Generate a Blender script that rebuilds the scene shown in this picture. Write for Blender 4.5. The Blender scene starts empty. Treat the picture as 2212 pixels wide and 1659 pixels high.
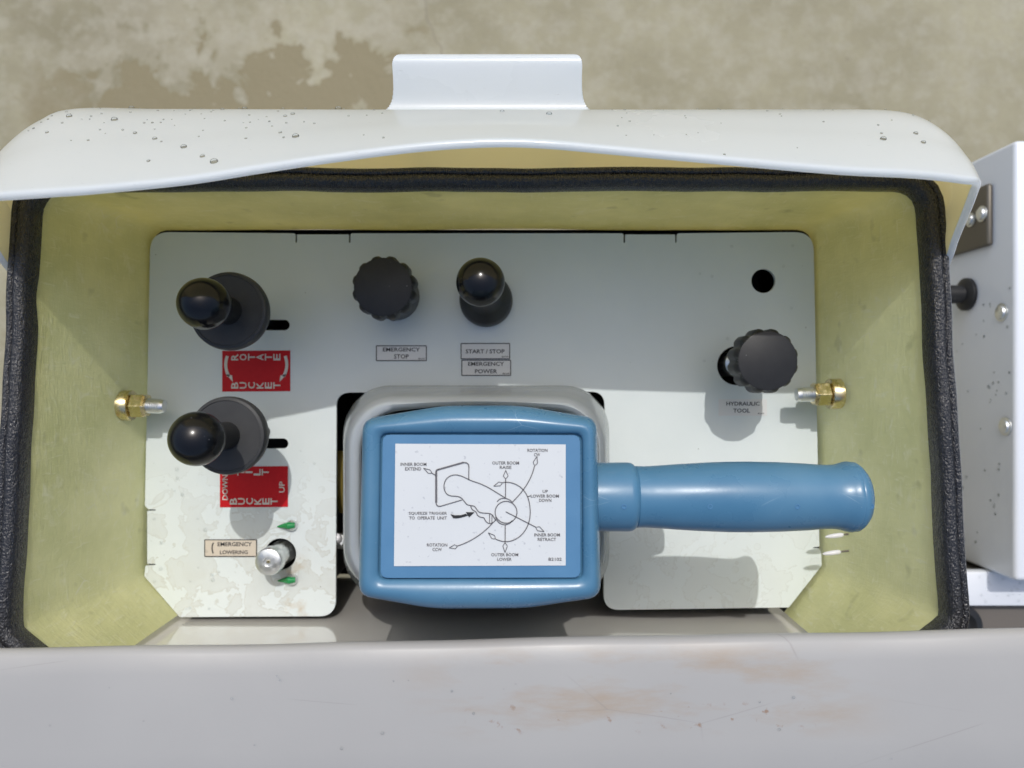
import bpy, bmesh, math, random
from mathutils import Vector, Matrix, noise as mnoise
random.seed(7)
R = math.radians
C = bpy.context.scene.collection
scene = bpy.context.scene

# ------------------------------------------------------------------ camera, sky, sun, exposure
D = 0.526                      # camera height above the control panel (metres)
F = 1640.0                     # focal length in reference pixels (2212 wide frame)
CX, CY = 1106.0, 829.5
cam_d = bpy.data.cameras.new('camera')
cam = bpy.data.objects.new('camera', cam_d); C.objects.link(cam)
cam.location = (0, 0, D); cam.rotation_euler = (0, 0, 0)
cam_d.sensor_width = 36.0; cam_d.lens = F / 2212 * 36.0
cam_d.clip_start = 0.02; cam_d.clip_end = 200
cam_d.dof.use_dof = True; cam_d.dof.focus_distance = 0.395; cam_d.dof.aperture_fstop = 10.0
scene.camera = cam

SUN_X, SUN_Y = 0.055, 0.575    # direction towards the sun is (SUN_X, SUN_Y, 1)
sdir = Vector((SUN_X, SUN_Y, 1)).normalized()
world = bpy.data.worlds.new('World'); scene.world = world; world.use_nodes = True
wn = world.node_tree.nodes; wl = world.node_tree.links
bg = wn['Background']; sky = wn.new('ShaderNodeTexSky'); sky.sky_type = 'NISHITA'; sky.sun_disc = False
sky.sun_elevation = math.asin(sdir.z); sky.sun_rotation = math.atan2(sdir.x, sdir.y)
sky.dust_density = 4.5; sky.air_density = 1.4; sky.ozone_density = 4.0
wl.new(sky.outputs[0], bg.inputs[0]); bg.inputs[1].default_value = 0.15
sun_d = bpy.data.lights.new('sun', 'SUN'); sun = bpy.data.objects.new('sun', sun_d); C.objects.link(sun)
sun_d.energy = 2.0; sun_d.angle = R(0.5); sun_d.color = (1.0, 0.975, 0.93)
sun.rotation_euler = sdir.to_track_quat('Z', 'Y').to_euler(); sun.location = (0.3, 2, 4)
vs = scene.view_settings
vs.view_transform = 'Standard'; vs.look = 'None'; vs.gamma = 1; vs.use_curve_mapping = False; vs.exposure = -0.07
cy = scene.cycles; cy.max_bounces = 7; cy.diffuse_bounces = 4; cy.glossy_bounces = 3; cy.transmission_bounces = 6; cy.caustics_reflective = False; cy.caustics_refractive = False

# ------------------------------------------------------------------ helpers
def P(px, py, z):
    "a point at height z seen at reference pixel (px, py)"
    k = (D - z) / F
    return Vector(((px - CX) * k, (CY - py) * k, z))
def lerp(a, b, t): return a + (b - a) * t
def sm(a, b, x):
    t = min(1, max(0, (x - a) / (b - a))); return t * t * (3 - 2 * t)
def cr(pts, n):
    "catmull-rom through pts, n samples"
    out = []; m = len(pts) - 1
    for i in range(n):
        u = i / (n - 1) * m; k = min(int(u), m - 1); t = u - k
        p0 = pts[max(k - 1, 0)]; p1 = pts[k]; p2 = pts[k + 1]; p3 = pts[min(k + 2, m)]
        out.append(0.5 * ((2 * p1) + (p2 - p0) * t + (2 * p0 - 5 * p1 + 4 * p2 - p3) * t * t + (3 * p1 - p0 - 3 * p2 + p3) * t ** 3))
    return out

class M:
    "vertex / face collector"
    def __init__(s): s.v = []; s.f = []
    def add(s, vs, fs):
        b = len(s.v); s.v += [Vector(p) for p in vs]; s.f += [tuple(b + i for i in f) for f in fs]; return s
    def grid(s, rows, close_u=False, close_v=False):
        n = len(rows[0]); m = len(rows); fs = []
        for j in range(m if close_v else m - 1):
            for i in range(n if close_u else n - 1):
                a = j * n + i; b = j * n + (i + 1) % n; c = ((j + 1) % m) * n + (i + 1) % n; d = ((j + 1) % m) * n + i
                fs.append((a, b, c, d))
        return s.add([p for r in rows for p in r], fs)
    def cap(s, ring, flip=False):
        idx = list(range(len(ring)));
        if flip: idx.reverse()
        return s.add(ring, [tuple(idx)])
    def loft(s, rings, cap0=True, cap1=True):
        s.grid(rings, close_u=True)
        if cap0: s.cap(rings[0], True)
        if cap1: s.cap(rings[-1])
        return s
    def lathe(s, prof, origin=(0, 0, 0), axis=(0, 0, 1), n=48, lobes=0, amp=0, lobe_z=(0, 0)):
        "prof: list of (radius, height)"
        q = Vector((0, 0, 1)).rotation_difference(Vector(axis).normalized()); o = Vector(origin); rings = []
        for r, h in prof:
            ring = []
            for i in range(n):
                a = 2 * math.pi * i / n
                rr = r
                if lobes and lobe_z[0] <= h <= lobe_z[1]:
                    rr = r * (1 - amp * (0.5 + 0.5 * math.cos(a * lobes)) ** 2)
                ring.append(o + q @ Vector((rr * math.cos(a), rr * math.sin(a), h)))
            rings.append(ring)
        return s.loft(rings)
    def box(s, a, b):
        x0, y0, z0 = a; x1, y1, z1 = b
        return s.add([(x0,y0,z0),(x1,y0,z0),(x1,y1,z0),(x0,y1,z0),(x0,y0,z1),(x1,y0,z1),(x1,y1,z1),(x0,y1,z1)],
                     [(3,2,1,0),(4,5,6,7),(0,1,5,4),(1,2,6,5),(2,3,7,6),(3,0,4,7)])
    def tube(s, pts, r, n=12):
        pts = [Vector(p) for p in pts]; rings = []
        for i, p in enumerate(pts):
            t = (pts[min(i + 1, len(pts) - 1)] - pts[max(i - 1, 0)]).normalized()
            up = Vector((0, 0, 1)) if abs(t.z) < 0.9 else Vector((1, 0, 0))
            a = t.cross(up).normalized(); b = t.cross(a)
            rr = r[i] if isinstance(r, (list, tuple)) else r
            rings.append([p + rr * (math.cos(2*math.pi*k/n) * a + math.sin(2*math.pi*k/n) * b) for k in range(n)])
        return s.loft(rings)
    def ribbon(s, pts, w, close=False):
        "flat strip in px space; pts (px,py); returns into s.v as 3-tuples (px,py,0)"
        n = len(pts); L = []; Rr = []
        for i in range(n):
            a = pts[(i - 1) % n] if (close or i) else pts[i]; b = pts[(i + 1) % n] if (close or i < n - 1) else pts[i]
            dx, dy = b[0] - a[0], b[1] - a[1]; l = math.hypot(dx, dy) or 1
            nx, ny = -dy / l * w / 2, dx / l * w / 2
            L.append((pts[i][0] + nx, pts[i][1] + ny, 0)); Rr.append((pts[i][0] - nx, pts[i][1] - ny, 0))
        fs = []
        for i in range(n if close else n - 1):
            j = (i + 1) % n; fs.append((i, j, n + j, n + i))
        return s.add(L + Rr, fs)

ROOT = {}
def world_loc(o):
    return ROOT.get(o.name, Vector((0, 0, 0)))
def build(name, m, mat, parent=None, origin=None, smooth=True, angle=35, fixn=True, bevel=0, bevel_seg=2, mats=None, matidx=None):
    o0 = world_loc(parent) if parent else Vector(origin or (0, 0, 0))
    me = bpy.data.meshes.new(name)
    me.from_pydata([tuple(v - o0) for v in m.v], [], m.f)
    if matidx: me.polygons.foreach_set('material_index', matidx)
    else: me.validate()
    bm = bmesh.new(); bm.from_mesh(me)
    bmesh.ops.remove_doubles(bm, verts=bm.verts, dist=1e-6)
    if fixn: bmesh.ops.recalc_face_normals(bm, faces=bm.faces)
    if bevel:
        ed = [e for e in bm.edges if len(e.link_faces) == 2 and e.calc_face_angle(0) > R(30)]
        bmesh.ops.bevel(bm, geom=ed, offset=bevel, segments=bevel_seg, profile=0.5, affect='EDGES', clamp_overlap=True)
    for f in bm.faces: f.smooth = smooth
    bm.to_mesh(me); bm.free()
    if smooth: me.set_sharp_from_angle(angle=R(angle))
    for mm in (mats or [mat]): me.materials.append(mm)
    o = bpy.data.objects.new(name, me); C.objects.link(o)
    if parent: o.parent = parent
    else: o.location = o0
    ROOT[o.name] = o0
    return o
def empty(name, loc):
    o = bpy.data.objects.new(name, None); C.objects.link(o); o.location = loc; o.empty_display_size = 0.02
    ROOT[o.name] = Vector(loc); return o
def tag(o, label=None, cat=None, group=None, kind=None):
    if label: o['label'] = label
    if cat: o['category'] = cat
    if group: o['group'] = group
    if kind: o['kind'] = kind
    return o

# text in px space -> mesh data (px,py) y down
_fc = {}
def glyphs(body):
    if body in _fc: return _fc[body]
    cu = bpy.data.curves.new('t', 'FONT'); cu.body = body; cu.size = 1; cu.resolution_u = 2; cu.offset = .016
    ob = bpy.data.objects.new('t', cu); C.objects.link(ob)
    dg = bpy.context.evaluated_depsgraph_get(); dg.update()
    me = bpy.data.meshes.new_from_object(ob.evaluated_get(dg))
    v = [tuple(p.co)[:2] for p in me.vertices]; f = [tuple(p.vertices) for p in me.polygons]
    bpy.data.objects.remove(ob); bpy.data.curves.remove(cu); bpy.data.meshes.remove(me)
    x0 = min(a for a, b in v); x1 = max(a for a, b in v); y0 = min(b for a, b in v); y1 = max(b for a, b in v)
    _fc[body] = ([((a - x0) / (x1 - x0) - 0.5, (b - y0) / (y1 - y0) - 0.5) for a, b in v], f); return _fc[body]
def text(m, body, cx, cy, w, h, ccw=False, rot=0.0, bold=0.0):
    "w,h are the letter box (before turning); ccw turns the writing to read upwards"
    v, f = glyphs(body); c, s_ = math.cos(rot), math.sin(rot)
    offs = [(0, 0)]
    for k, (ox, oy) in enumerate(offs):
        out = []
        for a, b in v:
            x, y = a * w + ox, b * h + oy
            if ccw: x, y = -y, x
            x, y = x * c - y * s_, x * s_ + y * c
            out.append((cx + x, cy - y, 0.00003 * k))
        m.add(out, f)
def to_plane(m, z):
    "px space -> world on plane z"
    o = M(); o.v = [P(p[0], p[1], z) + Vector((0, 0, p[2])) for p in m.v]; o.f = m.f; return o
def rrect(x0, y0, x1, y1, r, n=6):
    "rounded rectangle outline, counter-clockwise from (x1,y0) in y-up sense"
    pts = []
    for cx, cy, a0 in ((x1 - r, y0 + r, -90), (x1 - r, y1 - r, 0), (x0 + r, y1 - r, 90), (x0 + r, y0 + r, 180)):
        for i in range(n + 1):
            a = R(a0 + 90 * i / n); pts.append((cx + r * math.cos(a), cy + r * math.sin(a)))
    return pts
def resample(pts, n, closed=True):
    P_ = [Vector((p[0], p[1])) for p in pts]
    if closed: P_.append(P_[0])
    L = [0]
    for a, b in zip(P_, P_[1:]): L.append(L[-1] + (b - a).length)
    out = []; k = 0; tot = L[-1]
    for i in range(n):
        d = tot * i / (n if closed else n - 1)
        while k < len(P_) - 2 and L[k + 1] < d: k += 1
        t = (d - L[k]) / ((L[k + 1] - L[k]) or 1); p = P_[k].lerp(P_[k + 1], t); out.append((p.x, p.y))
    return out
def round_poly(pts, radii, n=6):
    "round the corners of a closed polygon"
    out = []; N = len(pts)
    for i in range(N):
        p = Vector(pts[i]); a = Vector(pts[i - 1]); b = Vector(pts[(i + 1) % N]); r = radii[i] if isinstance(radii, (list, tuple)) else radii
        if r <= 0: out.append(tuple(p)); continue
        da = (a - p).normalized(); db = (b - p).normalized(); ang = da.angle(db); t = min(r / math.tan(ang / 2), (a - p).length * .49, (b - p).length * .49)
        p0 = p + da * t; p1 = p + db * t
        for k in range(n + 1):
            u = k / n; q = p0 * (1 - u) ** 2 + p * 2 * u * (1 - u) + p1 * u * u; out.append(tuple(q))
    return out

# ------------------------------------------------------------------ materials
def new_mat(name, base=(.5, .5, .5), rough=.5, metal=0.0, **kw):
    m = bpy.data.materials.new(name); m.use_nodes = True; nt = m.node_tree; b = nt.nodes['Principled BSDF']
    b.inputs['Base Color'].default_value = (*base, 1); b.inputs['Roughness'].default_value = rough; b.inputs['Metallic'].default_value = metal
    for k, v in kw.items(): b.inputs[k.replace('_', ' ')].default_value = v
    return m
class N:
    def __init__(s, mat): s.t = mat.node_tree; s.b = s.t.nodes['Principled BSDF']; s.co = s.t.nodes.new('ShaderNodeTexCoord'); s.geo = None
    def n(s, typ, **kw):
        x = s.t.nodes.new(typ)
        for k, v in kw.items():
            if k in x.inputs: x.inputs[k].default_value = v
            else: setattr(x, k, v)
        return x
    def l(s, a, b): s.t.links.new(a, b)
    def pos(s):
        if not s.geo: s.geo = s.t.nodes.new('ShaderNodeNewGeometry')
        return s.geo.outputs['Position']
    def mapped(s, scale=(1, 1, 1), rot=(0, 0, 0), loc=(0, 0, 0)):
        mp = s.n('ShaderNodeMapping'); s.l(s.pos(), mp.inputs['Vector'])
        mp.inputs['Scale'].default_value = scale; mp.inputs['Rotation'].default_value = rot; mp.inputs['Location'].default_value = loc
        return mp.outputs[0]
    def noise(s, scale, detail=4, rough=.55, vec=None, dist=0.0):
        x = s.n('ShaderNodeTexNoise'); x.inputs['Scale'].default_value = scale; x.inputs['Detail'].default_value = detail
        x.inputs['Roughness'].default_value = rough; x.inputs['Distortion'].default_value = dist
        s.l(vec if vec else s.pos(), x.inputs['Vector']); return x.outputs['Fac']
    def voro(s, scale, vec=None, feature='F1', out='Distance', rnd=1.0):
        x = s.n('ShaderNodeTexVoronoi'); x.feature = feature; x.inputs['Scale'].default_value = scale; x.inputs['Randomness'].default_value = rnd
        s.l(vec if vec else s.pos(), x.inputs['Vector']); return x.outputs[out]
    def ramp(s, fac, stops, interp='LINEAR'):
        x = s.n('ShaderNodeValToRGB'); x.color_ramp.interpolation = interp; e = x.color_ramp.elements
        while len(e) < len(stops): e.new(0.5)
        for i, (p, c) in enumerate(stops):
            e[i].position = p; e[i].color = (*c, 1) if isinstance(c, (tuple, list)) else (c, c, c, 1)
        s.l(fac, x.inputs['Fac']); return x.outputs['Color']
    def mix(s, fac, a, b, mode='MIX'):
        x = s.n('ShaderNodeMix'); x.data_type = 'RGBA'; x.blend_type = mode; x.clamp_factor = True
        def put(v, i):
            if isinstance(v, (int, float)): x.inputs[i].default_value = v if i == 0 else (v, v, v, 1)
            elif isinstance(v, (tuple, list)): x.inputs[i].default_value = (*v, 1)
            else: s.l(v, x.inputs[i])
        put(fac, 0); put(a, 6); put(b, 7); return x.outputs[2]
    def math(s, op, a, b=0.0, clamp=False):
        x = s.n('ShaderNodeMath'); x.operation = op; x.use_clamp = clamp
        for i, v in enumerate((a, b)):
            if isinstance(v, (int, float)): x.inputs[i].default_value = v
            else: s.l(v, x.inputs[i])
        return x.outputs[0]
    def sep(s):
        x = s.n('ShaderNodeSeparateXYZ'); s.l(s.pos(), x.inputs[0]); return x.outputs
    def span(s, v, a, b, lo=0.0, hi=1.0):
        x = s.n('ShaderNodeMapRange'); x.interpolation_type = 'SMOOTHSTEP'
        for i, q in enumerate((a, b, lo, hi)): x.inputs[1 + i].default_value = q
        s.l(v, x.inputs[0]); return x.outputs[0]
    def color(s, c): s.l(c, s.b.inputs['Base Color'])
    def rough(s, c): s.l(c, s.b.inputs['Roughness'])
    def bump(s, h, strength=.3, dist=.001, prev=None):
        x = s.n('ShaderNodeBump'); x.inputs['Strength'].default_value = strength; x.inputs['Distance'].default_value = dist
        s.l(h, x.inputs['Height'])
        if prev: s.l(prev, x.inputs['Normal'])
        s.l(x.outputs[0], s.b.inputs['Normal']); return x.outputs[0]

MT = {}
# glossy white gelcoat
m = MT['gelcoat'] = new_mat('white_gelcoat', (.80, .81, .82), .22, Coat_Weight=.3, Coat_Roughness=.08)
k = N(m); n1 = k.noise(9, 5); n2 = k.noise(160, 3)
grime = k.ramp(k.noise(900, 2, .7, k.mapped((.25, 1, 1))), [(.68, 0), (.76, 1)])
base = k.mix(n1, (.75, .81, .85), (.82, .865, .895))
k.color(k.mix(k.math('MULTIPLY', grime, .35), base, (.35, .36, .34))); k.rough(k.ramp(n1, [(.3, .14), (.7, .30)])); k.bump(n2, .06, .0006)
m = MT['bucket'] = new_mat('white_bucket_gelcoat', (.80, .78, .74), .12, Coat_Weight=1.0, Coat_Roughness=.03)
k = N(m); k.color(k.mix(k.noise(12, 3), (.60, .58, .545), (.68, .66, .63)))
m = MT['cream'] = new_mat('cream_inner_gelcoat', (.72, .58, .34), .45)
k = N(m); k.color(k.mix(k.noise(14, 4), (.76, .64, .38), (.86, .74, .50))); k.bump(k.noise(260, 3), .08, .0006)
def let_light_through(mat, col_, frac, tint=False):
    t = mat.node_tree; out = [n for n in t.nodes if n.type == 'OUTPUT_MATERIAL'][0]; b = t.nodes['Principled BSDF']
    tl = t.nodes.new('ShaderNodeBsdfTranslucent'); mu = t.nodes.new('ShaderNodeMix'); mu.data_type = 'RGBA'; mu.blend_type = 'MULTIPLY'; mu.inputs[0].default_value = 1; mu.inputs[6].default_value = (*col_, 1); mu.inputs[7].default_value = (1, 1, 1, 1)
    if b.inputs['Base Color'].links and tint: t.links.new(b.inputs['Base Color'].links[0].from_socket, mu.inputs[7])
    t.links.new(mu.outputs[2], tl.inputs[0]); mx = t.nodes.new('ShaderNodeMixShader'); mx.inputs[0].default_value = frac
    t.links.new(b.outputs[0], mx.inputs[1]); t.links.new(tl.outputs[0], mx.inputs[2]); t.links.new(mx.outputs[0], out.inputs[0])
MT['hood'] = MT['gelcoat'].copy(); MT['hood'].name = 'white_hood_gelcoat'
let_light_through(MT['hood'], (.97, .98, 1.0), .42); let_light_through(MT['cream'], (1, .85, .43), .74)
# bare fibreglass, yellow green with strands
m = MT['frp'] = new_mat('fibreglass', (.42, .42, .13), .42, Coat_Weight=.25, Coat_Roughness=.25)
k = N(m)
cloud = k.noise(16, 5, .6)
s1 = k.noise(1, 3, .6, k.mapped((60, 420, 90), (.5, .2, .6)), .6); s2 = k.noise(1, 3, .6, k.mapped((420, 70, 80), (.1, .7, -.5)), .6)
s3 = k.noise(1, 3, .6, k.mapped((90, 90, 520), (.4, -.3, .2)), .8)
st = k.math('MAXIMUM', k.math('MAXIMUM', k.ramp(s1, [(.60, 0), (.74, 1)]), k.ramp(s2, [(.60, 0), (.74, 1)])), k.ramp(s3, [(.60, 0), (.74, 1)]))
c0 = k.mix(k.ramp(cloud, [(.3, 0), (.7, 1)]), (.68, .685, .31), (.92, .90, .47))
c1 = k.mix(k.math('MULTIPLY', st, .58), c0, (.92, .91, .62))
scr = k.ramp(k.voro(38, k.mapped((1, 1, 1.7), (.3, .6, .4)), 'DISTANCE_TO_EDGE'), [(.0, 1), (.012, 0)])
scr = k.math('MULTIPLY', scr, k.ramp(k.noise(24, 2), [(.60, 0), (.66, 1)]))
c1 = k.mix(k.math('MULTIPLY', scr, .75), c1, (.88, .86, .64))
dk = k.ramp(k.noise(55, 2), [(.66, 0), (.75, 1)])
k.color(k.mix(k.math('MULTIPLY', dk, .25), c1, (.22, .22, .07)))
b1 = k.bump(k.math('ADD', s1, k.math('ADD', s2, s3)), .40, .0014); let_light_through(m, (1.08, 1.08, 1.2), .42, True)
# black embossed vinyl trim
m = MT['vinyl'] = new_mat('black_vinyl_trim', (.012, .012, .014), .30, Specular_IOR_Level=.6)
k = N(m); wr = k.noise(1, 4, .6, k.mapped((900, 240, 500)), 1.2); gr = k.voro(900, None, 'SMOOTH_F1')
k.color(k.mix(wr, (.008, .008, .010), (.024, .024, .028)))
k.bump(k.math('ADD', k.math('MULTIPLY', wr, 1.4), k.math('MULTIPLY', gr, .8)), .60, .0010); k.rough(k.ramp(wr, [(.3, .20), (.7, .36)]))
# painted white panel with dried water marks
m = MT['panel'] = new_mat('white_painted_plate', (.76, .77, .76), .45)
k = N(m); sx, sy, sz = k.sep()
mask = k.math('MULTIPLY', k.span(sy, -.03, -.13), k.span(sx, -.06, -.12))
mask = k.math('MAXIMUM', mask, k.math('MULTIPLY', k.span(sy, -.02, -.14), .35))
ed = k.ramp(k.noise(48, 4, .55, None, .5), [(.485, 0), (.50, .95), (.515, .5), (.56, .36), (.70, .55)])
sp = k.ramp(k.voro(95, None, 'F1'), [(.18, .5), (.22, .9), (.26, 0)])
sp = k.math('MULTIPLY', sp, k.ramp(k.noise(33, 2), [(.52, 0), (.58, 1)]))
dirt = k.math('MULTIPLY', k.math('MAXIMUM', ed, sp), mask)
base = k.mix(k.noise(30, 3), (.65, .71, .72), (.71, .765, .77))
c = k.mix(k.math('MULTIPLY', dirt, .50), base, (.44, .42, .35))
rust = k.math('MULTIPLY', k.ramp(k.noise(60, 4), [(.50, 0), (.66, 1)]), k.math('MULTIPLY', k.span(sy, -.112, -.13), k.math('MULTIPLY', k.span(sx, -.165, -.155), k.span(sx, -.138, -.146))))
c = k.mix(k.math('MULTIPLY', rust, .6), c, (.45, .33, .18))
fleck = k.ramp(k.voro(70), [(.020, 1), (.034, 0)]); fleck = k.math('MULTIPLY', fleck, k.ramp(k.noise(21, 1), [(.55, 0), (.6, 1)]))
k.color(k.mix(k.math('MULTIPLY', fleck, .8), c, (.10, .09, .08)))
k.rough(k.ramp(dirt, [(0, .30), (1, .16)])); k.bump(k.math('ADD', k.noise(420, 2), k.math('MULTIPLY', dirt, 1.5)), .08, .0005)
# bucket liner
m = MT['liner'] = new_mat('grey_polyethylene_liner', (.46, .465, .485), .40)
k = N(m); sx, sy, sz = k.sep()
st = k.ramp(k.noise(1, 6, .62, k.mapped((16, 60, 16))), [(.46, 0), (.66, 1)])
ms = k.math('MULTIPLY', k.math('MULTIPLY', k.span(sx, -.07, .0), k.span(sx, .20, .13)), k.math('MULTIPLY', k.span(sy, -.125, -.135), k.span(sy, -.178, -.165)))
sp = k.math('MULTIPLY', k.ramp(k.noise(170, 4), [(.62, 0), (.70, 1)]), k.math('MULTIPLY', k.span(sy, -.155, -.160), k.span(sy, -.172, -.167)))
sp = k.math('MULTIPLY', sp, k.math('MULTIPLY', k.span(sx, -.03, .0), k.span(sx, .16, .13)))
scf = k.math('MULTIPLY', k.ramp(k.voro(16, k.mapped((.5, 1.6, 1), (0, 0, .12)), 'DISTANCE_TO_EDGE'), [(0, 1), (.006, 0)]), k.ramp(k.noise(14, 2), [(.52, 0), (.6, .5)]))
base = k.mix(k.noise(11, 4), (.335, .325, .310), (.385, .375, .355))
c = k.mix(k.math('MULTIPLY', k.math('MULTIPLY', st, ms), .70), base, (.34, .265, .19))
c = k.mix(scf, c, (.25, .235, .215)); k.color(k.mix(k.math('MULTIPLY', sp, .8), c, (.24, .145, .085))); k.bump(k.noise(120, 4), .10, .0008)
# joystick plastics
m = MT['blue'] = new_mat('blue_moulded_plastic', (.035, .165, .36), .30)
k = N(m); nz = k.noise(45, 5); du = k.ramp(k.voro(230), [(.03, 1), (.06, 0)]); du = k.math('MULTIPLY', du, k.ramp(k.noise(40, 2), [(.55, 0), (.62, 1)]))
c = k.mix(nz, (.052, .152, .255), (.074, .195, .310)); hz = k.ramp(k.noise(12, 5, .65), [(.45, 0), (.75, .35)]); c = k.mix(hz, c, (.13, .25, .34)); sc_ = k.math('MULTIPLY', k.ramp(k.voro(45, k.mapped((1, 2.2, 1), (0, 0, .5)), 'DISTANCE_TO_EDGE'), [(0, 1), (.010, 0)]), k.ramp(k.noise(30, 2), [(.60, 0), (.66, .6)])); c = k.mix(sc_, c, (.30, .42, .52))
k.color(k.mix(k.math('MULTIPLY', du, .6), c, (.42, .50, .56)))
k.rough(k.ramp(nz, [(.3, .22), (.7, .40)])); k.bump(k.noise(500, 2), .05, .0004)
m = MT['blue_flat'] = new_mat('blue_recessed_plate', (.055, .18, .36), .5)
k = N(m); nz = k.noise(70, 5); k.color(k.mix(nz, (.055, .165, .30), (.085, .215, .36))); k.bump(k.noise(900, 2), .06, .0004)
m = MT['black'] = new_mat('glossy_black_plastic', (.006, .006, .007), .16, Specular_IOR_Level=.40)
k = N(m); k.rough(k.ramp(k.noise(60, 4), [(.3, .12), (.7, .28)])); fk = k.math('MULTIPLY', k.ramp(k.voro(260), [(.05, 1), (.09, 0)]), k.ramp(k.noise(60, 2), [(.58, 0), (.64, 1)])); k.color(k.mix(k.math('MULTIPLY', fk, .5), (.006, .006, .007), (.30, .31, .32)))
m = MT['matte'] = new_mat('matte_black_plastic', (.014, .0145, .016), .42, Specular_IOR_Level=.30)
k = N(m); fk = k.math('MULTIPLY', k.ramp(k.voro(280), [(.06, 1), (.10, 0)]), k.ramp(k.noise(70, 2), [(.56, 0), (.62, 1)])); k.color(k.mix(k.math('MULTIPLY', fk, .6), k.mix(k.noise(140, 4), (.014, .0145, .016), (.028, .0285, .030)), (.35, .36, .37))); k.bump(k.noise(1400, 2), .12, .0003)
m = MT['rubber'] = new_mat('worn_black_rubber', (.045, .046, .048), .5, Specular_IOR_Level=.25)
k = N(m); k.color(k.mix(k.noise(90, 4), (.034, .035, .037), (.060, .061, .063)))
m = MT['void'] = new_mat('stalk_and_shade_black', (.012, .012, .012), .7)  # near black standing in for shade below the panel; also the stalk
m = MT['red'] = new_mat('red_vinyl_sticker', (.50, .008, .014), .45, Specular_IOR_Level=.2)
k = N(m); k.color(k.mix(k.noise(300, 3), (.46, .006, .012), (.56, .012, .016)))
MT['white_ink'] = new_mat('white_print', (.62, .60, .56), .5)
MT['black_ink'] = new_mat('black_print', (.035, .035, .037), .5)
MT['grey_ink'] = new_mat('faded_grey_print', (.11, .105, .11), .5)
MT['solid_ink'] = new_mat('solid_black_print', (.012, .012, .012), .5)
m = MT['decal'] = new_mat('white_printed_decal', (.74, .755, .765), .42)
k = N(m); sp = k.math('MULTIPLY', k.ramp(k.noise(420, 2), [(.67, 0), (.74, 1)]), .5); k.color(k.mix(sp, k.mix(k.noise(25, 4), (.565, .58, .575), (.63, .64, .63)), (.30, .31, .34)))
MT['clear'] = new_mat('pale_sticker_film', (.70, .705, .70), .35)
MT['tan_film'] = new_mat('yellowed_sticker_film', (.62, .55, .46), .35)
m = MT['zinc'] = new_mat('zinc_plated_steel', (.74, .76, .76), .34, 1.0)
k = N(m); k.rough(k.ramp(k.noise(300, 3), [(.3, .30), (.7, .52)]))
m = MT['gold'] = new_mat('yellow_passivated_steel', (.62, .50, .22), .28, 1.0)
k = N(m); k.color(k.ramp(k.noise(150, 3), [(.3, (.62, .52, .26)), (.55, (.80, .70, .44)), (.7, (.70, .50, .26))])); k.rough(k.ramp(k.noise(300, 3), [(.3, .16), (.7, .36)]))
MT['green'] = new_mat('green_plastic', (.012, .26, .075), .22)
MT['nylon'] = new_mat('white_nylon', (.74, .74, .78), .35)
def see_through(name, tint, rough, body, frac):
    "thin clear stuff: transparent film with a glossy skin and a little milky body"
    m = bpy.data.materials.new(name); m.use_nodes = True; t = m.node_tree; t.nodes.clear(); L = t.links
    out = t.nodes.new('ShaderNodeOutputMaterial'); tr = t.nodes.new('ShaderNodeBsdfTransparent'); tr.inputs[0].default_value = (*tint, 1)
    gl = t.nodes.new('ShaderNodeBsdfGlossy'); gl.inputs['Roughness'].default_value = rough
    di = t.nodes.new('ShaderNodeBsdfDiffuse'); di.inputs[0].default_value = (*body, 1); tl = t.nodes.new('ShaderNodeBsdfTranslucent'); tl.inputs[0].default_value = (*body, 1)
    lw = t.nodes.new('ShaderNodeFresnel'); lw.inputs[0].default_value = 1.22
    a = t.nodes.new('ShaderNodeMixShader'); a.inputs[0].default_value = .5; L.new(di.outputs[0], a.inputs[1]); L.new(tl.outputs[0], a.inputs[2])
    b = t.nodes.new('ShaderNodeMixShader'); b.inputs[0].default_value = frac; L.new(tr.outputs[0], b.inputs[1]); L.new(a.outputs[0], b.inputs[2])
    c = t.nodes.new('ShaderNodeMixShader'); L.new(lw.outputs[0], c.inputs[0]); L.new(b.outputs[0], c.inputs[1]); L.new(gl.outputs[0], c.inputs[2]); L.new(c.outputs[0], out.inputs[0]); return m
MT['water'] = see_through('water', (.97, .98, .98), .03, (.75, .8, .82), .05)
MT['boot'] = see_through('milky_clear_plastic', (.92, .96, .99), .12, (.90, .96, 1.0), .52)
m = MT['truck'] = new_mat('white_truck_paint', (.72, .73, .75), .25)
k = N(m); k.color(k.mix(k.noise(10, 4), (.68, .71, .77), (.75, .78, .83)))
m = MT['steel'] = new_mat('dark_steel_plate', (.16, .145, .12), .5, .6)
MT['brown'] = new_mat('weathered_rubber', (.13, .115, .10), .7)
# concrete with a drying wet patch
m = MT['ground'] = new_mat('concrete', (.36, .30, .22), .85)
k = N(m); sx, sy, sz = k.sep()
fine = k.ramp(k.noise(75, 6, .75), [(.30, 0), (.70, 1)]); big = k.noise(2.6, 5, .6)
c = k.mix(k.ramp(big, [(.32, 0), (.68, 1)]), (.235, .212, .132), (.375, .347, .235)); c = k.mix(k.ramp(k.noise(17, 5, .7), [(.45, 0), (.62, .5)]), c, (.41, .385, .30)); c = k.mix(k.math('MULTIPLY', fine, .35), c, (.25, .22, .155))
edge = k.math('ADD', sy, k.math('MULTIPLY', k.math('SUBTRACT', k.noise(1, 5, .6, k.mapped((10, 9, 1)), .3), .5), .72))
wx = k.math('MULTIPLY', k.span(k.math('ADD', sx, k.math('MULTIPLY', k.math('SUBTRACT', k.noise(7, 4), .5), .9)), -1.30, -.95), k.span(k.math('ADD', sx, k.math('MULTIPLY', k.math('SUBTRACT', k.noise(6, 3), .5), .3)), -.10, -.30))
wet = k.math('MULTIPLY', k.math('MULTIPLY', k.span(edge, .765, .74), wx), k.span(sy, .40, .52))
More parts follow.
